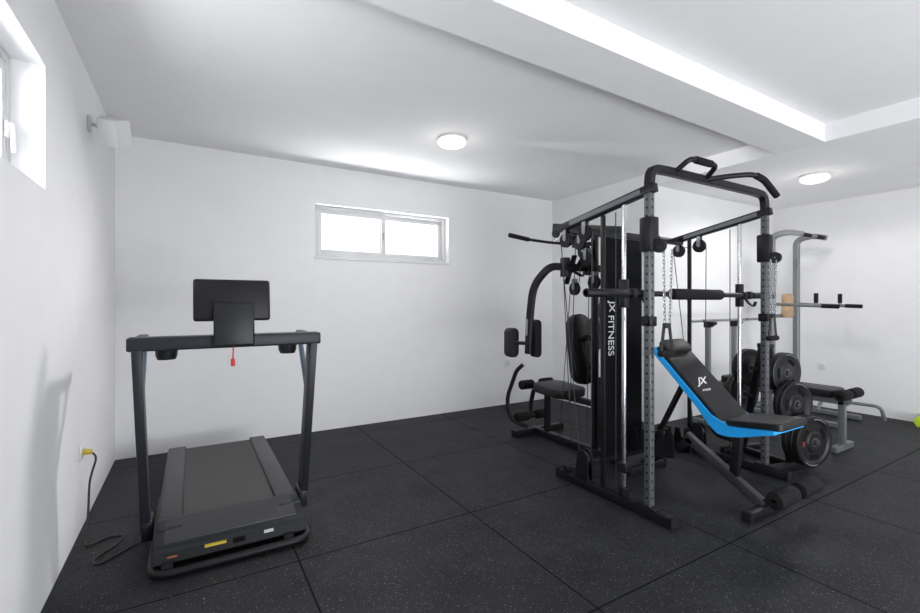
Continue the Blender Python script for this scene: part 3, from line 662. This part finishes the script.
# ------------------------------------------------------------------ light
def area(name, loc, rot, sx, sy, power, col=(1, 1, 1)):
    l = bpy.data.lights.new(name, 'AREA'); l.shape = 'RECTANGLE'; l.size = sx; l.size_y = sy; l.energy = power; l.color = col
    o = bpy.data.objects.new(name, l); o.location = loc; o.rotation_euler = rot; COL.objects.link(o)
R_ = math.radians
area('sky_rear', (3.1, YR-.5, 1.2), (R_(95), 0, 0), 5.0, 2.1, 78, (0.985, 0.985, 1.0))
area('added_ceiling_fill', (2.2, YR-.6, .25), (R_(124), 0, 0), 4.0, 1.0, 150, (1.0, 0.985, 1.0))  # unseen uplight added behind the camera to brighten the ceiling
area('sky_back_window', (1.9, YB+.55, 1.42), (R_(-120), 0, R_(-12)), 2.8, .8, 90, (1, 0.99, 0.98))
area('ground_back_window', (1.7, YB+.36, 1.46), (R_(-140), 0, 0), 2.6, .35, 36, (1, 0.99, 0.97))
area('sky_left_window', (XL-.55, 2.0, 1.95), (0, R_(-90), 0), .7, 1.6, 60, (0.985, 0.985, 1.0))
def spot(name, loc, aim, size, blend, power, col, soft):
    l = bpy.data.lights.new(name, 'SPOT'); l.energy = power; l.color = col; l.shadow_soft_size = soft; l.spot_size = R_(size); l.spot_blend = blend
    o = bpy.data.objects.new(name, l); o.location = loc; COL.objects.link(o)
    o.rotation_euler = (V(aim)-V(loc)).to_track_quat('-Z', 'Y').to_euler()
def point(name, loc, power, col):
    l = bpy.data.lights.new(name, 'POINT'); l.energy = power; l.color = col; l.shadow_soft_size = .05
    o = bpy.data.objects.new(name, l); o.location = loc; COL.objects.link(o)
LC = (1, .98, .95)
spot('lamp_bulb_open_floor', (1.90, 3.32, Z0-.16), (1.90, 3.32, 0), 174, .3, 20, LC, .30)
spot('added_wall_spot', (1.90, 3.32, Z0-.16), (XL, 2.65, .65), 78, 1.0, 130, LC, .18)  # extra spot added to throw the treadmill's shadow onto the left wall
spot('added_soffit_spot', (1.90, 3.32, Z0-.13), (4.25, 2.45, Z0-.09), 20, 1.0, 70, LC, .05)  # extra narrow spot added to brighten the soffit's side face
spot('lamp_bulb_alcove', (5.27, 2.02, Z1-.14), (5.27, 2.02, 0), 174, .3, 36, LC, .12)
point('lamp_glow_open_floor', (1.90, 3.32, Z0-.24), 1.5, LC)
point('lamp_glow_alcove', (5.27, 2.02, Z1-.24), 1.5, LC)
wd = bpy.data.worlds.new('sky'); SC.world = wd; wd.use_nodes = True
nt = wd.node_tree; bg = nt.nodes['Background']
tcw = nt.nodes.new('ShaderNodeTexCoord'); sw = nt.nodes.new('ShaderNodeSeparateXYZ'); nt.links.new(tcw.outputs['Generated'], sw.inputs[0])
rw = nt.nodes.new('ShaderNodeValToRGB'); rw.color_ramp.elements[0].position = .42; rw.color_ramp.elements[0].color = (.76, .75, .75, 1)
rw.color_ramp.elements[1].position = .52; rw.color_ramp.elements[1].color = (.96, .97, 1.0, 1)
mw = nt.nodes.new('ShaderNodeMath'); mw.operation = 'MULTIPLY_ADD'; mw.inputs[1].default_value = .5; mw.inputs[2].default_value = .5
nt.links.new(sw.outputs[2], mw.inputs[0]); nt.links.new(mw.outputs[0], rw.inputs[0]); nt.links.new(rw.outputs[0], bg.inputs['Color'])
bg.inputs['Strength'].default_value = 1.8

# ------------------------------------------------------------------ camera
cd = bpy.data.cameras.new('camera'); cam = bpy.data.objects.new('camera', cd); COL.objects.link(cam)
cd.sensor_width = 36; cd.sensor_fit = 'HORIZONTAL'; cd.lens = 36*450/920; cd.shift_y = -3.5/920; cd.clip_start = .02
cam.location = (0, 0, 1.3); cam.rotation_euler = (R_(90), 0, R_(-30.8))
SC.camera = cam
SC.view_settings.view_transform = 'Standard'
SC.view_settings.look = 'None'
